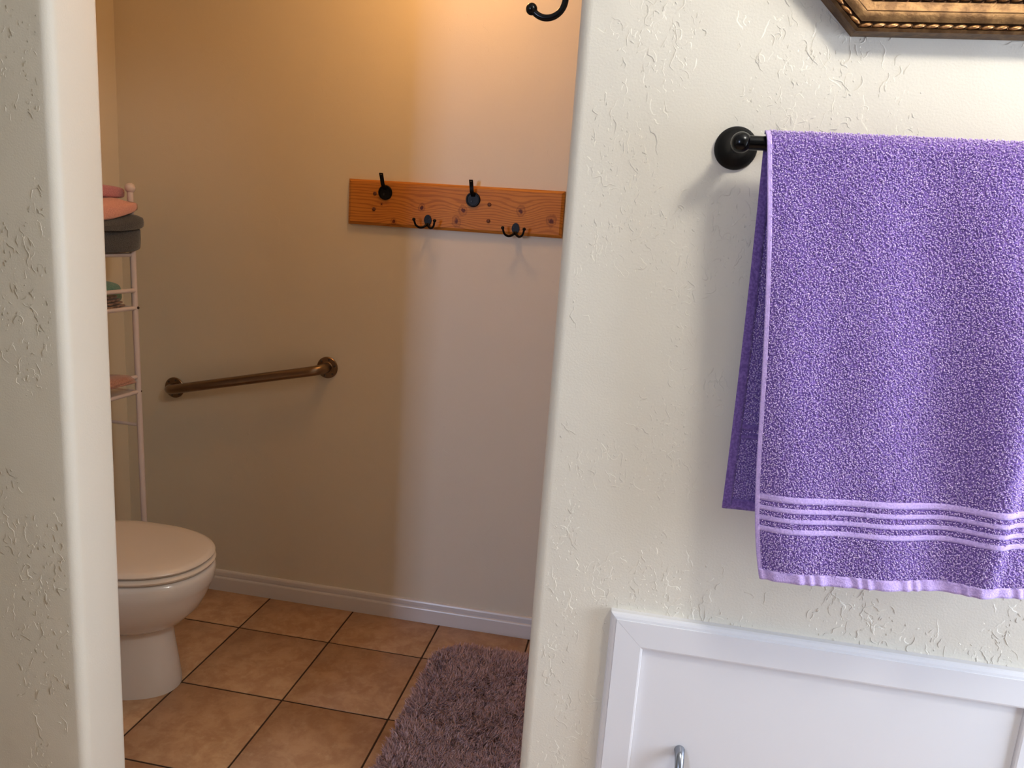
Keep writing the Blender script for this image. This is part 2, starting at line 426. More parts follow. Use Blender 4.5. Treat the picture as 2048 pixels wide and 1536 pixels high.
# floor: grout bed with the tiles laid on it (33 cm grid)
floor = struct(add('floor', *box(NX0-.1, NX1+.1, NY0-.1, YB+.1, -.06, -.0035), 'grout'), 'beige ceramic tile floor with dark grout')
TS, GX, GY, J = .33, -1.2549, 2.1557, .0026
full = None
for i in range(-2, 7):
    for j in range(-8, 1):
        x0, x1 = GX+i*TS+J, GX+(i+1)*TS-J; y0, y1 = GY+j*TS+J, GY+(j+1)*TS-J
        if j >= -3:
            x0, x1 = max(x0, XL+.001), min(x1, XR-.001); y1 = min(y1, YB-.001)
        if x1-x0 < .02 or y1-y0 < .02: continue
        if abs((x1-x0)-(TS-2*J)) < 1e-6 and abs((y1-y0)-(TS-2*J)) < 1e-6:
            if full is None:
                t = add('tile', *bbox(-(x1-x0)/2, (x1-x0)/2, -(y1-y0)/2, (y1-y0)/2, -.0035, 0, .0016, 1), 'tile', floor, smooth=math.radians(50)); full = t.data
            else: t = add('tile', None, None, 'tile', floor, mesh=full)
        else:
            t = add('tile', *bbox(-(x1-x0)/2, (x1-x0)/2, -(y1-y0)/2, (y1-y0)/2, -.0035, 0, .0016, 1), 'tile', floor, smooth=math.radians(50))
        t.location = ((x0+x1)/2, (y0+y1)/2, random.uniform(-.0004, .0004))

# baseboards of the toilet room: stepped profile (depth, height)
prof = [(0, 0), (.014, 0), (.014, .050), (.0125, .054), (.0085, .0565), (.0085, .0605), (.011, .0625), (.011, .074), (.009, .079), (.005, .081), (0, .081)]
V, F = prism([(YB-d, z) for d, z in prof], XL, XR, 'x'); struct(add('baseboard_back', V, F, 'trim'), 'white stepped baseboard along the toilet room back wall')
V, F = prism([(XL+d, z) for d, z in prof], D+T, YB-.014, 'y'); struct(add('baseboard_left', V, F, 'trim'), 'white stepped baseboard along the toilet room left wall')

# ------------------------------------------------------------------ ceiling lamps (above the frame)
def ceiling_lamp(x, y, mat, label):
    t = thing('ceiling_light', label, 'ceiling light', (x, y, CEIL))
    add('base_plate', *lathe([(0, 0), (.13, 0), (.13, -.018), (.12, -.024), (0, -.024)], (x, y, CEIL-.0005), (0, 0, 1), 32), 'trim', t, smooth=.6)
    prof = [(.115, -.022)]+[(.115*math.cos(a), -.024-.05*math.sin(a)) for a in np.linspace(.1, math.pi/2-.01, 8)]+[(0, -.0742)]
    add('glass_dome', *lathe(prof, (x, y, CEIL), (0, 0, 1), 32), mat, t, smooth=True)
ceiling_lamp(.68, .42, 'dome', 'round opal ceiling light of the bathroom above the towel wall')
ceiling_lamp(-.62, 1.92, 'dome_warm', 'round warm ceiling light of the toilet room')

# ------------------------------------------------------------------ toilet
CY = 1.800
toilet = thing('toilet', 'white porcelain toilet with closed lid facing the doorway side', 'toilet', (-1.45, CY, 0))
def egg(xb, xf, by, n=56, ex=2.2, cut=None):
    """plan outline: xb back, xf front tip, half width by"""
    cx = xb+(xf-xb)*.42; pts = []
    for k in range(n):
        a = 2*math.pi*k/n; c, s = math.cos(a), math.sin(a)
        m = 2/ex if c >= 0 else 2/3.2
        px = cx+math.copysign(abs(c)**m, c)*((xf-cx) if c >= 0 else (cx-xb)); py = CY+math.copysign(abs(s)**m, s)*by
        pts.append((px, py))
    return pts
def loft(secs, cap=True):
    V = []; F = []; n = len(secs[0][0])
    for o, z in secs: V += [(p[0], p[1], z) for p in o]
    for i in range(len(secs)-1):
        for k in range(n):
            k2 = (k+1) % n; F.append((i*n+k, i*n+k2, (i+1)*n+k2, (i+1)*n+k))
    if cap: F.append(list(range(n))[::-1]); F.append(list(range((len(secs)-1)*n, len(secs)*n)))
    return V, F
ped = [(-1.64, -1.250, .112, 0), (-1.64, -1.250, .112, .02), (-1.635, -1.258, .105, .08), (-1.63, -1.268, .098, .15), (-1.63, -1.278, .092, .235)]
add('pedestal', *loft([(egg(a, b, c), z) for a, b, c, z in ped]), 'porcelain', toilet, smooth=math.radians(50))
bow = [(-1.62, -1.300, .085, .190), (-1.62, -1.268, .104, .200), (-1.62, -1.225, .130, .225), (-1.62, -1.190, .153, .262), (-1.62, -1.170, .168, .300), (-1.62, -1.160, .176, .325), (-1.62, -1.157, .178, .332), (-1.62, -1.150, .182, .345), (-1.62, -1.147, .184, .375), (-1.62, -1.150, .181, .388), (-1.62, -1.160, .172, .393)]
add('bowl', *loft([(egg(a, b, c), z) for a, b, c, z in bow]), 'porcelain', toilet, smooth=math.radians(60))
sea = [(-1.60, -1.158, .172, .3945), (-1.60, -1.150, .180, .397), (-1.60, -1.147, .183, .404), (-1.60, -1.152, .178, .4105), (-1.60, -1.165, .166, .4125)]
add('seat', *loft([(egg(a, b, c), z) for a, b, c, z in sea]), 'seat', toilet, smooth=math.radians(60))
lid = [(-1.60, -1.165, .166, .4145), (-1.60, -1.153, .178, .4165), (-1.60, -1.149, .182, .423), (-1.60, -1.153, .178, .430), (-1.60, -1.165, .167, .434), (-1.59, -1.20, .14, .4365), (-1.57, -1.27, .09, .438), (-1.53, -1.36, .03, .4385)]
lo = add('lid', *loft([(egg(a, b, c), z) for a, b, c, z in lid]), 'seat', toilet, smooth=math.radians(60))
for s_ in (-1, 1):
    add('hinge', *bbox(-1.635, -1.600, CY+s_*.075-.014, CY+s_*.075+.014, .392, .428, .005), 'seat', lo, smooth=.7)
add('tank', *bbox(-1.828, -1.645, CY-.21, CY+.21, .395, .735, .018, 3), 'porcelain', toilet, smooth=.7)
tl = add('tank_lid', *bbox(-1.834, -1.638, CY-.218, CY+.218, .737, .768, .010, 3), 'porcelain', toilet, smooth=.7)
add('flush_lever', *join(lathe([(0, 0), (.013, 0), (.013, .01), (0, .012)], (-1.6445, CY-.15, .68), (1, 0, 0), 16), tube([(-1.63, CY-.15, .68), (-1.628, CY-.11, .677), (-1.628, CY-.07, .672)], .006, 10)), 'chrome', toilet, smooth=.7)

# ------------------------------------------------------------------ over-toilet rack and its towels
RX, RY, RXb, RYn = -1.582, 2.10, -1.815, 1.50
rack = thing('towel_rack', 'white tubular over-toilet rack with ball finial on its post', 'rack', (RX, RY, 0))
for (px, py) in ((RX, RY), (RX, RYn), (RXb, RY), (RXb, RYn)):
    lean = .018 if px == RX else 0
    p = add('post', *tube([(px+lean, py, 0.001), (px+lean*.5, py, .72), (px, py, 1.449)], .0092, 16), 'rack', rack, smooth=.8)
    add('finial', *ball((px, py, 1.462), .0155), 'rack', p, smooth=True)
LV = [(1.147, 1.091), (.868, .818)]
for zt, zb in LV:
    for z in (zt, zb):
        add('rail', *tube([(RX+.006, RY, z), (RX+.006, RYn, z)], .0068, 12), 'rack', rack, smooth=.8)
        add('rail', *tube([(RXb, RY, z), (RXb, RYn, z)], .0068, 12), 'rack', rack, smooth=.8)
    for yy in (RY, RYn):
        add('rail', *tube([(RX, yy, zb), (RXb, yy, zb)], .005, 12), 'rack', rack, smooth=.8)
    sh = add('shelf', *bbox(RXb+.01, RX-.004, RYn+.012, RY-.012, zb-.003, zb+.003, .0012, 1), 'rack', rack)
zt = 1.258
for a in (((RX, RY), (RX, RYn)), ((RXb, RY), (RXb, RYn)), ((RX, RY), (RXb, RY)), ((RX, RYn), (RXb, RYn))):
    add('rail', *tube([(a[0][0], a[0][1], zt), (a[1][0], a[1][1], zt)], .0065, 12), 'rack', rack, smooth=.8)
add('shelf', *bbox(RXb+.01, RX-.004, RYn+.012, RY-.012, zt-.003, zt+.003, .0012, 1), 'rack', rack)
for yy in (RY, RYn):
    add('rail', *tube([(RX+.008, yy, .706), (RXb, yy, .706)], .0055, 12), 'rack', rack, smooth=.8)
for z in (1.092, .820):
    add('bolt_cap', *ball((RX+.0135, RY+.002, z), .0045, 12, 8), 'brown_cap', rack, smooth=True)

def folded(name, label, mat, c, s, e, seed, amp=.005, fn=None, cat='towel', group='folded towels on the rack'):
    V, F = softbox((c[0], c[1], c[2]), s, e, amp, seed, fn=fn)
    return tag(add(name, V, F, mat, base=(c[0], c[1], c[2]-s[2]), smooth=True), label, cat, group)
def wrap(w, yend=2.118):      # the bundle bulges out in front of the post and stops short of it behind
    t = min(1, max(0, (w.x+1.5725)/.005)); lim = 2.086+(yend-2.086)*t
    return w.y if w.y < 1.95 else 1.95+(w.y-1.95)*(lim-1.95)/(yend-1.95)
def lie(w): return .16*min(0, max(-.22, w.y-2.10))     # slopes down towards the doorway side
def f_low(w, p): return (w.x, wrap(w, 2.135), w.z)
def f_flap(w, p):
    k = max(0, (w.x+1.625)/.09); top = .5+.5*p.z
    return (w.x, wrap(w, 2.150), w.z+lie(w)*.75*top-.030*k*k)
def f_peach(w, p):
    k = max(0, (w.x+1.63)/.09); return (w.x, wrap(w, 2.145), w.z+lie(w)*(1-.4*p.z)-.014*k*k)
folded('folded_towel', 'thick charcoal folded towel at the bottom of the rack stack', 'charcoal', (-1.672, 1.825, 1.3085), (.124, .310, .0435), .26, 1, fn=f_low)
folded('folded_towel', 'charcoal folded towel flopped over the thick charcoal towel below it', 'charcoal', (-1.665, 1.835, 1.3765), (.130, .315, .0215), .36, 2, .005, f_flap)
folded('folded_towel', 'peach folded towel lying between charcoal and rose towels', 'peach', (-1.672, 1.830, 1.4145), (.126, .315, .0175), .38, 3, .004, f_peach)
folded('folded_towel', 'rose pink rolled towel on top of the rack stack', 'rose', (-1.694, 1.830, 1.4460), (.094, .310, .0205), .36, 4)
folded('folded_towel', 'teal towel bunched on the second shelf of the white rack', 'teal', (-1.705, 1.880, 1.1345), (.100, .250, .0395), .48, 5, .006)
wc = thing('folded_cloth', 'brown striped folded cloths in front of the teal towel', 'cloth', (-1.605, 1.96, 1.094))
for k in range(4):
    V, F = softbox((-1.604, 1.962, 1.0985+k*.0105), (.017, .116-.012*k, .0042), .4, .0015, 20+k, fn=lambda w, p: (w.x, w.y, w.z+.0022*math.sin(w.y*46+1)))
    add('fold', V, F, 'brown', wc, smooth=True)
pc = thing('folded_cloth', 'dusty pink cloth hanging over the lower rack rail', 'cloth', (-1.65, 1.93, .85))
pts = bez([(-1.72, 0, .8660), (-1.62, 0, .8755), (-1.580, 0, .8780), (-1.564, 0, .874), (-1.558, 0, .864), (-1.558, 0, .856)], 6)
V = []; F = []; ny = 14
for i, q in enumerate(pts):
    for j, yy in enumerate(np.linspace(1.72, 2.055, ny)):
        V.append((q[0]+.0015*math.sin(yy*30+i), yy+(.012*(i-18)/12 if i > 18 else 0), q[2]))
for i in range(len(pts)-1):
    for j in range(ny-1): F.append((i*ny+j, i*ny+j+1, (i+1)*ny+j+1, (i+1)*ny+j))
o = add('cloth', V, F, 'pinkish', pc, smooth=True); md = o.modifiers.new('thick', 'SOLIDIFY'); md.thickness = .0035; md.offset = 0
folded('folded_cloth', 'pale grey folded cloth lying on the lower rack shelf', 'rack', (-1.66, 1.84, .8315), (.06, .15, .010), .45, 9, .003, cat='cloth', group='cloths on the lower rack shelf')

# ------------------------------------------------------------------ grab bar
gb = thing('grab_bar', 'slanted bronzed steel grab bar on the back wall above the toilet', 'grab bar', (-1.345, YB, .77))
ga, gz = np.array([-1.640, YB, .771]), np.array([-1.049, YB, .904]); ax = (gz-ga)/np.linalg.norm(gz-ga); OFF = .058; BR = .042
path = [ga+np.array([0, -.004, 0])]
def arc(p, d1, d2, r, n=10):   # from direction d1 to d2, start point p
    c = p+d2*r; return [c-d2*r*math.cos(a)+d1*r*math.sin(a) for a in np.linspace(0, math.pi/2, n)]
o_ = np.array([0, -1., 0])
p0 = ga+o_*(OFF-BR); path += arc(p0, o_, ax, BR)
p1 = gz+o_*OFF-ax*BR; path += [q for q in arc(p1, ax, -o_, BR)]
path += [gz+np.array([0, -.004, 0])]
add('bar', *tube(path, .0172, 24), 'steel', gb, smooth=.9)
for c in (ga, gz):
    f = add('flange', *lathe([(0, 0), (.038, 0), (.038, .003), (.036, .005), (.021, .0055), (.019, .007), (0, .007)], c, (0, -1, 0), 32), 'steel', gb, smooth=.6)
    for k in range(6):
        a = math.radians(60*k+15)
        add('screw', *lathe([(.004, .0045), (.0038, .0066), (.0022, .0074), (0, .0076)], c+np.array([.0295*math.cos(a), 0, .0295*math.sin(a)]), (0, -1, 0), 10), 'screw', f, smooth=.8)

# ------------------------------------------------------------------ hook board
BX0, BX1, BZ_0, BZ_1, BT = -.980, -.264, 1.4015, 1.5470, .019
BC = ((BX0+BX1)/2, YB, (BZ_0+BZ_1)/2)
hb = thing('coat_rack', 'knotty pine board with four black hooks on the back wall', 'coat rack', BC)
def chamfer_board(x0, x1, z0, z1, yb, t, c):
    ring = lambda d, y: [(x0+d, y, z0+d), (x1-d, y, z0+d), (x1-d, y, z1-d), (x0+d, y, z1-d)]
    V = ring(0, yb)+ring(0, yb-t+c*.7)+ring(c, yb-t); F = [(0, 1, 2, 3), (8, 9, 10, 11)]
    for b in (0, 4):
        for k in range(4): F.append((b+k, b+(k+1) % 4, b+4+(k+1) % 4, b+4+k))
    return V, F
add('board', *chamfer_board(BX0, BX1, BZ_0, BZ_1, YB-.0003, BT, .009), 'wood', hb)
YF = YB-BT-.0003
for (x, z) in ((-.888, 1.504), (-.890, 1.454), (-.503, 1.492), (-.503, 1.440)):
    add('plug', *lathe([(.0062, -.001), (.0062, .0016), (.0045, .003), (0, .0034)], (x, YF, z), (0, -1, 0), 16), 'plug', hb, smooth=.9)
def strip(path, wid, th):
    """flat strap following a path in the YZ plane, width along X"""
    P = [np.array(p) for p in path]; V = []; F = []
    for i, p in enumerate(P):
        t = P[min(i+1, len(P)-1)]-P[max(i-1, 0)]; t /= np.linalg.norm(t); n = np.cross([1, 0, 0], t); w_ = wid[i] if hasattr(wid, '__len__') else wid
        for sx, sn in ((-1, -1), (1, -1), (1, 1), (-1, 1)): V.append(p+np.array([sx*w_/2, 0, 0])+n*sn*th/2)
    for i in range(len(P)-1):
        for k in range(4): F.append((i*4+k, i*4+(k+1) % 4, i*4+4+(k+1) % 4, i*4+4+k))
    F += [(0, 1, 2, 3), tuple(range(len(P)*4-4, len(P)*4))]
    return V, F
for (x, z, lean) in ((-.852, 1.509, -.004), (-.557, 1.504, -.002)):
    h = add('strap_hook', *lathe([(0, 0), (.0235, 0), (.0235, .004), (.0215, .0062), (.0195, .0062), (.018, .0042), (0, .0042)], (x, YF, z), (0, -1, 0), 36), 'black', hb, smooth=.5)
    pth = bez([(x, YF-.004, z+.010), (x, YF-.011, z+.015), (x+lean*.5, YF-.022, z+.024), (x+lean, YF-.027, z+.042), (x+lean, YF-.037, z+.058)], 8)
    V, F = strip(pth, .0125, .0032)
    arm = add('arm', V, F, 'black', h)
    add('screw', *lathe([(.0038, .004), (.0036, .0062), (0, .0068)], (x-.004, YF, z-.006), (0, -1, 0), 12), 'black_screw', h, smooth=.8)
    add('eyelet', *lathe([(.0030, .001), (.0030, .0022), (.0016, .0024), (0, .0024)], (x+lean, pth[-3][1], pth[-3][2]), (0, -1, .35), 12), 'screw', h, smooth=.8)
for (x, z) in ((-.704, 1.428), (-.4125, 1.4205)):
    pl = []
    for k in range(40):
        a = 2*math.pi*k/40; s_ = math.sin(a); wv = .0125 if s_ > 0 else .0125-.0045*(-s_)
        pl.append((x+wv*math.cos(a), z+.019*s_))
    V, F = prism(pl, YF, YF-.0045, 'y')
    h = add('double_hook', V, F, 'black', hb, smooth=.7)
    for sx in (-1, 1):
        pts = bez([(x+sx*.002, YF-.004, z-.010), (x+sx*.007, YF-.013, z-.019), (x+sx*.018, YF-.024, z-.0235), (x+sx*.029, YF-.035, z-.017), (x+sx*.034, YF-.041, z-.002)], 8)
        add('prong', *tube(pts, [.0042*(1-.25*i/len(pts)) for i in range(len(pts))], 12), 'black', h, smooth=.9)
        add('prong_ball', *ball((x+sx*.0345, YF-.042, z+.001), .0055, 16, 10), 'black', h, smooth=True)
        add('screw', *lathe([(.0026, .004), (.0024, .0056), (0, .0062)], (x+sx*.006, YF, z+.004), (0, -1, 0), 12), 'black_screw', h, smooth=.8)

# ------------------------------------------------------------------ robe hook on the right reveal of the doorway
hx, hy, hz = OX1, D+T/2, 1.786
rh = thing('robe_hook', 'glossy black robe hook with ball tip on the doorway edge', 'hook', (hx, hy, hz))
add('base_plate', *lathe([(0, 0), (.027, 0), (.027, .003), (.025, .004), (.024, .0055), (.0215, .0062), (.019, .009), (.012, .012), (0, .013)], (hx, hy, hz), (-1, 0, 0), 36), 'black_satin', rh, smooth=.6)
cx_, cz_, rr = hx-.0575, 1.757, .0275
pts = [(hx-.008, hy, hz), (hx-.020, hy, hz+.001)]
pts += [(cx_+rr*math.cos(a), hy, cz_+rr*math.sin(a)) for a in np.linspace(math.radians(28), math.radians(-142), 12)]
add('arm', *tube(bez(pts, 6), .0050, 16), 'black_satin', rh, smooth=.9)
a = math.radians(-148); add('ball_tip', *ball((cx_+(rr+.001)*math.cos(a), hy, cz_+(rr+.001)*math.sin(a)), .0090), 'black_satin', rh, smooth=True)

# ------------------------------------------------------------------ rug
RGX0, RGX1, RGY0, RGY1 = -.552, -.04, 1.36, 2.232
rug = thing('bath_rug', 'mauve shaggy bath rug with rounded corners on the tiles', 'rug', ((RGX0+RGX1)/2, (RGY0+RGY1)/2, 0))
add('backing', *prism(rounded_rect(RGX0+.012, RGX1-.012, RGY0+.012, RGY1-.012, .115), .001, .010), 'rug_base', rug)
def fast_mesh(name, V, F, mat, parent, shade, nv):
    b = ORG[parent.name]; m = bpy.data.meshes.new(name); V = (V-b).astype(np.float32)
    m.vertices.add(len(V)); m.vertices.foreach_set('co', V.ravel())
    m.loops.add(F.size); m.loops.foreach_set('vertex_index', F.ravel().astype(np.int32))
    m.polygons.add(len(F)); m.polygons.foreach_set('loop_start', np.arange(0, F.size, F.shape[1], dtype=np.int32))
    at = m.attributes.new('shade', 'FLOAT', 'POINT'); at.data.foreach_set('value', np.repeat(shade, nv).astype(np.float32))
    m.materials.append(MT[mat]); m.update(calc_edges=True); m.validate()
    m.polygons.foreach_set('use_smooth', np.ones(len(F), bool))
    o = bpy.data.objects.new(name, m); COL.objects.link(o); o.parent = parent; ORG[o.name] = b
    return o
def lump(x, y, f, s):   # cheap smooth pseudo-noise
    return (np.sin(x*f+s)*np.cos(y*f*1.3+s*2.1)+np.sin((x*.7+y)*f*1.9+s*3.3)*.6+np.cos((x-y*.8)*f*2.7+s)*.4)/2
N = 80000
px = RNG.uniform(RGX0, RGX1, N); py = RNG.uniform(RGY0, RGY1, N)
rc = .125
dx = np.maximum(np.maximum(RGX0+rc-px, px-(RGX1-rc)), 0); dy = np.maximum(np.maximum(RGY0+rc-py, py-(RGY1-rc)), 0)
ok = dx**2+dy**2 < rc**2; px, py = px[ok], py[ok]; N = len(px)
edge = np.clip(np.minimum.reduce([px-RGX0, RGX1-px, py-RGY0, RGY1-py])/.05, 0, 1)
cell = RNG.uniform(-math.pi, math.pi, (64, 64)); ang = cell[((px*95+2*np.sin(py*61)).astype(int)) % 64, ((py*95+2*np.sin(px*53)).astype(int)) % 64]*.8+lump(px, py, 9, 1.1)*2+RNG.normal(0, .35, N)
tilt = .55+RNG.normal(0, .18, N)
ln = (.020+.014*np.sqrt(edge))*(1+.05*lump(px, py, 17, 4.))*RNG.uniform(.8, 1.1, N)
outx = np.where(edge < 1, np.sign(px-(RGX0+RGX1)/2)*(np.minimum(px-RGX0, RGX1-px) < .05), 0)
outy = np.where(edge < 1, np.sign(py-(RGY0+RGY1)/2)*(np.minimum(py-RGY0, RGY1-py) < .05), 0)
dxy = np.stack([np.cos(ang)*np.sin(tilt)+outx*(1-edge)*.5, np.sin(ang)*np.sin(tilt)+outy*(1-edge)*.5], 1)
wd = RNG.uniform(.0014, .0028, N); wa = RNG.uniform(0, math.pi, N)
wx = np.stack([np.cos(wa)*wd, np.sin(wa)*wd, np.zeros(N)], 1)
b0 = np.stack([px, py, np.full(N, .006)], 1)
b1 = b0+np.stack([dxy[:, 0]*ln*.35, dxy[:, 1]*ln*.35, ln*.62], 1)
b2 = b0+np.stack([dxy[:, 0]*ln*.95, dxy[:, 1]*ln*.95, ln*.92], 1)
Vr = np.stack([b0-wx, b0+wx, b1+wx, b1-wx, b2], 1).reshape(-1, 3)
base_i = np.arange(N)[:, None]*5
Fr = np.concatenate([base_i+np.array([0, 1, 2]), base_i+np.array([0, 2, 3]), base_i+np.array([3, 2, 4])])
o = fast_mesh('shag_pile', Vr, Fr, 'rug_pile', rug, np.clip(RNG.normal(.5, .25, N), 0, 1), 5); o['kind'] = 'stuff'

# ------------------------------------------------------------------ towel bar
TX, TZ, TY = .1145, 1.5425, D-.064
tb = thing('towel_bar', 'black wall-mounted towel bar holding the purple towel', 'towel bar', (TX+.305, D, TZ))
for k, x in enumerate((TX, TX+.61)):
    f = add('mount', *lathe([(0, 0), (.0300, 0), (.0305, .002), (.0295, .005), (.025, .009), (.018, .015), (.0125, .024), (.0105, .036), (.0105, .05)], (x, D-.0002, TZ), (0, -1, 0), 40), 'black', tb, smooth=.6)
    add('knuckle', *ball((x, TY, TZ), .0142, 28, 16), 'black_satin', f, smooth=True)
add('bar', *lathe([(.0096, 0), (.0096, .61)], (TX, TY, TZ), (1, 0, 0), 28), 'black_satin', tb, smooth=.8)

# ------------------------------------------------------------------ purple bath towel over the bar
TW, LF, LB = .47, .636, .553        # width, front drop, back drop
tw = thing('bath_towel', 'purple terry bath towel with four woven bands hanging on the bar', 'towel', (TX+.28, TY, .92))
X0 = .1435; RB = .0096+.0045
def gss(x, c, w_): return np.exp(-((x-c)/w_)**2)
def front(u, s):
    """u across (m), s down from the top of the bar (m); returns point arrays"""
    u = np.asarray(u, float); s = np.asarray(s, float); k = np.clip(s/LF, 0, 1)
    x = X0+u*(1-.02*k)+.066*k+.010*k**10+.004*np.sin(k*5)
    z = TZ+RB-s*(1-.135*u)
    fold = (np.sin(u*24+.5-k*1.6)*.0085+np.sin(u*43+2.2-k*2.6)*.0052+.004*np.sin(u*13+4))*(.10+.90*np.sin(np.clip(k*1.25, 0, 1)*math.pi/2)*(1-.25*k))
    fold += .0016*np.sin(s*23+u*40)*k
    step = (1/(1+np.exp((x-.517-.015*(1-k))/.0040)))           # proud left of the crease
    ridge = gss(x, .500, .035)*.010+.012*(step-1)*(1-.55*np.clip((x-.52)/.09, 0, 1))
    ridge = ridge*np.clip((k-.22)/.5, 0, 1)
    y = TY-RB-.020*k-.004-fold-ridge+.004*gss(u, 0, .02)*k
    # roll over the bar at the very top
    a = np.clip(s/(RB*1.5708), 0, 1)*math.pi/2
    top = s < RB*1.5708
    y = np.where(top, TY-RB*np.sin(a)-.004*np.clip(s/.022, 0, 1), y)
    z = np.where(top, TZ+RB*np.cos(a), z+ (RB*1.5708-RB)*(1-.135*u))
    return np.stack([x, y, z], -1)
def back(u, s):
    u = np.asarray(u, float); s = np.asarray(s, float); k = np.clip(s/LB, 0, 1)
    x = X0+.003+u+.020*k-.010*k*k
    z = TZ+RB-s
    y = TY+RB+.012*k+.003*np.sin(u*30)*k
    a = np.clip(s/(RB*1.5708), 0, 1)*math.pi/2; top = s < RB*1.5708
    y = np.where(top, TY+RB*np.sin(a), y); z = np.where(top, TZ+RB*np.cos(a), z+RB*.5708)
    return np.stack([x, y, z], -1)
def sheet(fn, us, ss):
    U, Sg = np.meshgrid(us, ss); return fn(U, Sg)
NU = 150
us = np.linspace(0, TW, NU)
sf = np.concatenate([np.linspace(0, .022, 8), np.linspace(.03, LF, 130)]); sb = np.concatenate([np.linspace(0, .022, 8), np.linspace(.03, LB, 50)])
G = np.concatenate([sheet(back, us, sb)[::-1][:-1], sheet(front, us, sf)], 0)
def grid_obj(name, G, mat, parent, thick):
    nr, nc = G.shape[:2]; V = G.reshape(-1, 3)
    F = [(i*nc+j, i*nc+j+1, (i+1)*nc+j+1, (i+1)*nc+j) for i in range(nr-1) for j in range(nc-1)]
    o = add(name, V, F, mat, parent, smooth=True)
    md = o.modifiers.new('thickness', 'SOLIDIFY'); md.thickness = thick; md.offset = 0
    return o
cloth = grid_obj('cloth', G, 'lav_base', tw, .0036)
def normals(fn, U, Sg, sgn):
    e = 4e-4; du = fn(U+e, Sg)-fn(U-e, Sg); ds = fn(U, Sg+e)-fn(U, Sg-e)
    n = np.cross(du, ds); n /= np.linalg.norm(n, axis=-1)[..., None]+1e-12
    return n*np.sign((n*sgn).sum(-1))[..., None] if False else n*sgn
# woven bands, hem, selvedge: flat strips lying on the cloth
BANDS = [(.5065, .5160), (.5235, .5305), (.5385, .5455), (.5540, .5620)]
HEM = (.6205, LF)
def strip_on(name, fn, u0, u1, s0, s1, off, sgn, nu, ns, pucker=0, mat='lav_flat'):
    U, Sg = np.meshgrid(np.linspace(u0, u1, nu), np.linspace(s0, s1, ns)); P = fn(U, Sg); n = normals(fn, U, Sg, sgn)
    o_ = off+(pucker*np.sin(U*300+np.sin(U*90)*2) if pucker else 0)
    P = P+n*np.asarray(o_)[..., None] if np.ndim(o_) else P+n*o_
    return grid_obj(name, P, mat, tw, .0012)
# orientation: du x ds -> +x cross -z = +y, so the outward (camera) side of the front is -n
for a_, b_ in BANDS: strip_on('woven_band', front, 0, TW, a_, b_, .0024, -1, NU, 4)
strip_on('hem', front, 0, TW, HEM[0], HEM[1]+.0005, .0026, -1, 420, 6, .0011)
strip_on('selvedge', front, -.0012, .0052, .004, LF, .0026, -1, 4, 160)
strip_on('selvedge', back, -.0012, .0125, .030, LB, .0026, -1, 4, 80, 0, 'lav_base')  # back selvedge, hem and bands: darker ground colour, shade painted in
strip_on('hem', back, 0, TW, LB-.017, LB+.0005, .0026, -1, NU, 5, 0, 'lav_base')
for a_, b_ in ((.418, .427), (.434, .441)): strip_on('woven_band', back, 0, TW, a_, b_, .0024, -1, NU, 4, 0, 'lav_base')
def loops(name, fn, u0, u1, s0, s1, sgn, pitch, skip, seed):
    rg = np.random.default_rng(seed)
    U, Sg = np.meshgrid(np.arange(u0, u1, pitch), np.arange(s0, s1, pitch)); U = U.ravel()+rg.normal(0, pitch*.28, U.size); Sg = Sg.ravel()+rg.normal(0, pitch*.28, Sg.size)
    ok = (Sg > s0) & (Sg < s1) & (U > u0) & (U < u1)
    for a_, b_ in skip: ok &= ~((Sg > a_-.0008) & (Sg < b_+.0008))
    U, Sg = U[ok], Sg[ok]; n_ = U.size
    P = fn(U, Sg); Nn = normals(fn, U, Sg, sgn)
    d = Nn+rg.normal(0, .62, (n_, 3))+np.array([0, 0, -.25])
    d /= np.linalg.norm(d, axis=1)[:, None]; d += Nn*np.clip(.35-(d*Nn).sum(1), 0, 1)[:, None]; d /= np.linalg.norm(d, axis=1)[:, None]
    a = np.cross(d, rg.normal(0, 1, (n_, 3))); a /= np.linalg.norm(a, axis=1)[:, None]; b = np.cross(d, a)
    L = rg.uniform(.0028, .0046, n_)[:, None]; w1 = rg.uniform(.0008, .00115, n_)[:, None]; w2 = w1*rg.uniform(.7, 1.1, n_)[:, None]
    B = P+Nn*.0012; m = B+d*L*.6
    Vv = np.stack([B, m+a*w1, m+b*w2, m-a*w1, m-b*w2, B+d*L], 1).reshape(-1, 3)
    i = np.arange(n_)[:, None]*6
    Ff = np.concatenate([i+np.array(t) for t in ((0, 2, 1), (0, 3, 2), (0, 4, 3), (0, 1, 4), (5, 1, 2), (5, 2, 3), (5, 3, 4), (5, 4, 1))])
    o = fast_mesh(name, Vv, Ff, 'lav_pile', tw, np.clip(rg.normal(.45, .3, n_), 0, 1), 6); o['kind'] = 'stuff'
loops('terry_loops', front, .005, TW, .0, HEM[0], -1, .0022, BANDS, 3)
loops('terry_loops', back, .0125, .10, .03, LB-.017, -1, .0024, ((.418, .427), (.434, .441)), 4)

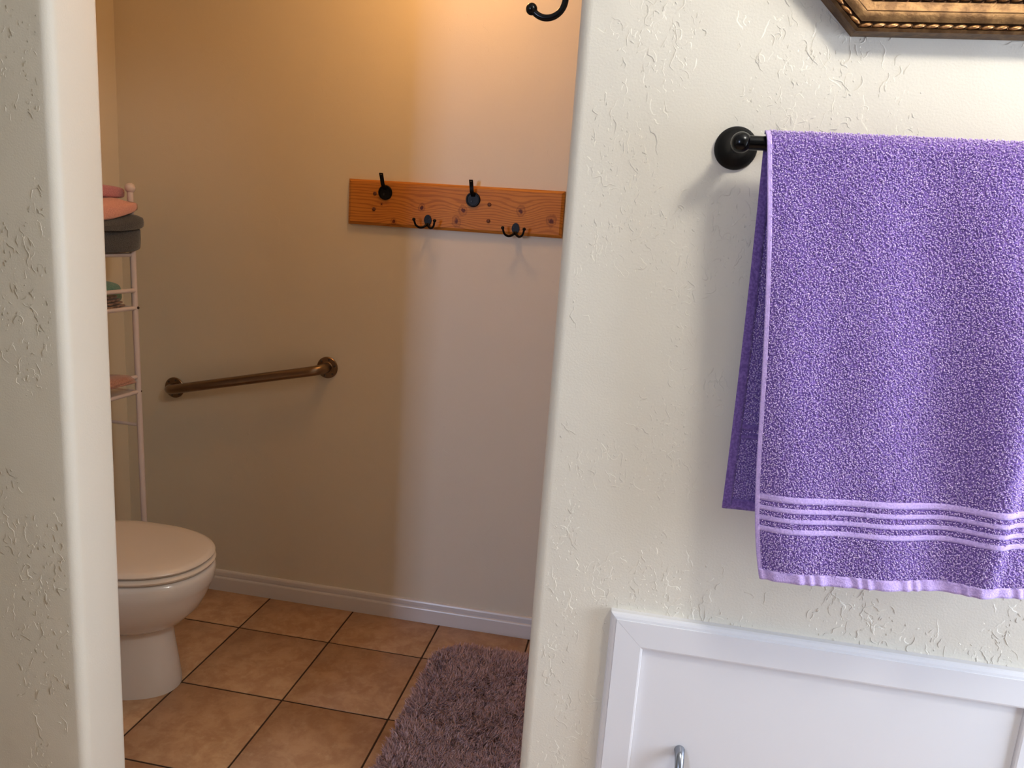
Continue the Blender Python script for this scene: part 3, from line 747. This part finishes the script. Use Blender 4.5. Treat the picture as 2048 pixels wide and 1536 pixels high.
# ------------------------------------------------------------------ low white access door in the wall
AX0, AX1, AZb, AZt, CW = .006, .700, .100, .800, .057
ad = thing('access_door', 'low white access door with mitred casing below the purple towel', 'door', ((AX0+AX1)/2, D, AZb))
def casing(p, q, inn, out):
    """mitred casing strip: p,q outer corners; inn: unit vector to the inside; profile swept with 45 degree ends"""
    p, q, inn = (np.array(v, float) for v in (p, q, inn)); t = (q-p)/np.linalg.norm(q-p)
    pr = [(0, 0), (0, .011), (.002, .0145), (.006, .0165), (.010, .0170), (.0105, .0185), (CW-.004, .0185), (CW-.001, .0175), (CW, .0150), (CW, 0)]
    V = [p+inn*w_+t*w_+np.array([0, -h_, 0]) for w_, h_ in pr]+[q+inn*w_-t*w_+np.array([0, -h_, 0]) for w_, h_ in pr]
    n = len(pr); F = [list(range(n)), list(range(n, 2*n))]+[(i, (i+1) % n, n+(i+1) % n, n+i) for i in range(n)]
    return V, F
g = .0004
add('casing', *casing((AX0, D, AZt), (AX1, D, AZt), (0, 0, -1), 0), 'trim', ad)
add('casing', *casing((AX0, D, AZb), (AX1, D, AZb), (0, 0, 1), 0), 'trim', ad)
add('casing', *casing((AX0, D, AZb+g), (AX0, D, AZt-g), (1, 0, 0), 0), 'trim', ad)
add('casing', *casing((AX1, D, AZb+g), (AX1, D, AZt-g), (-1, 0, 0), 0), 'trim', ad)
pn = add('panel', *box(AX0+CW+.0002, AX1-CW-.0002, D-.0105, D, AZb+CW+.0002, AZt-CW-.0002), 'trim', ad)
hx, yp = .1430, D-.0105
pth = bez([(hx, yp+.002, .5655), (hx, yp-.010, .5625), (hx, yp-.021, .552), (hx, yp-.028, .535), (hx, yp-.030, .512), (hx, yp-.028, .489), (hx, yp-.021, .472), (hx, yp-.010, .4615), (hx, yp+.002, .4585)], 6)
n_ = len(pth); rad = [.0094-.0026*math.sin(math.pi*i/(n_-1))**.7 for i in range(n_)]
add('handle', *tube(pth, rad, 20), 'chrome', pn, smooth=True)

# ------------------------------------------------------------------ octagonal gilded frame above the towel
FX0, FX1, FZ0, FZ1, CH = .249, .640, 1.697, 2.330, .165     # bottom side from FX0 to FX1; corners cut 45 degrees by CH
outer = [(FX0, FZ0), (FX1, FZ0), (FX1+CH, FZ0+CH), (FX1+CH, FZ1-CH), (FX1, FZ1), (FX0, FZ1), (FX0-CH, FZ1-CH), (FX0-CH, FZ0+CH)]
fr = thing('picture_frame', 'antique gold octagonal frame with rope moulding above the purple towel', 'picture frame', ((FX0+FX1)/2, D, FZ0))
def inset(poly, d):
    n = len(poly); out = []
    for i in range(n):
        p0, p1, p2 = (np.array(poly[(i+k) % n], float) for k in (-1, 0, 1))
        e1 = (p1-p0)/np.linalg.norm(p1-p0); e2 = (p2-p1)/np.linalg.norm(p2-p1)
        n1 = np.array([-e1[1], e1[0]]); n2 = np.array([-e2[1], e2[0]]); b = n1+n2; b /= b@n1
        out.append(tuple(p1+b*d))
    return out
def sweep(prof, closed=True):
    V = []; F = []; n = len(outer); m = len(prof)
    for d, h in prof: V += [(x, D-h, z) for x, z in inset(outer, d)]
    for i in range(m if closed else m-1):
        i2 = (i+1) % m
        for k in range(n):
            k2 = (k+1) % n; F.append((i*n+k, i*n+k2, i2*n+k2, i2*n+k))
    return V, F
add('frame_side', *sweep([(0, .001), (0, .028), (.0032, .030), (.0045, .028), (.0045, .001)]), 'gold', fr)
add('dark_groove', *sweep([(.0046, .001), (.0046, .0245), (.0125, .0245), (.0125, .001)]), 'gold_dark', fr)
cove = [(.0126, .001), (.0126, .0285)]+[(.0126+.026*t, .0285-.0055*math.sin(t*math.pi*.5)+.004*math.sin(t*math.pi)*(1 if t < .5 else .2)) for t in np.linspace(.05, 1, 10)]+[(.0386, .001)]
add('cove', *sweep(cove), 'gold', fr, smooth=.6)
add('dark_groove', *sweep([(.0387, .001), (.0387, .0175), (.0520, .0175), (.0520, .001)]), 'gold_dark', fr)
def rope(d, h, r, pitch, flat):
    P = inset(outer, d); parts = []
    for k in range(len(P)):
        a, b = np.array(P[k]), np.array(P[(k+1) % len(P)]); L = np.linalg.norm(b-a); t = (b-a)/L; nrm = np.array([-t[1], t[0]]); n = max(1, int(L/pitch))
        for i in range(n):
            c = a+t*(i+.5)*L/n; seg = []
            dirv = t*(L/n*.50)+nrm*r*.55
            pts = [np.array([c[0]+dirv[0]*q, D-h-flat*(1-q*q), c[1]+dirv[1]*q]) for q in (-1, -.5, 0, .5, 1)]
            parts.append(tube(pts, [r*.45, r*.9, r, r*.9, r*.45], 6))
    return join(*parts)
add('rope_bead', *rope(.0078, .0262, .0026, .0165, .0022), 'gold_bead', fr, smooth=True)
add('leaf_bead', *rope(.0455, .0185, .0040, .0150, .0022), 'gold_bead', fr, smooth=True)
add('picture_panel', *prism(inset(outer, .0522), D-.001, D-.012, 'y'), 'picture', fr)
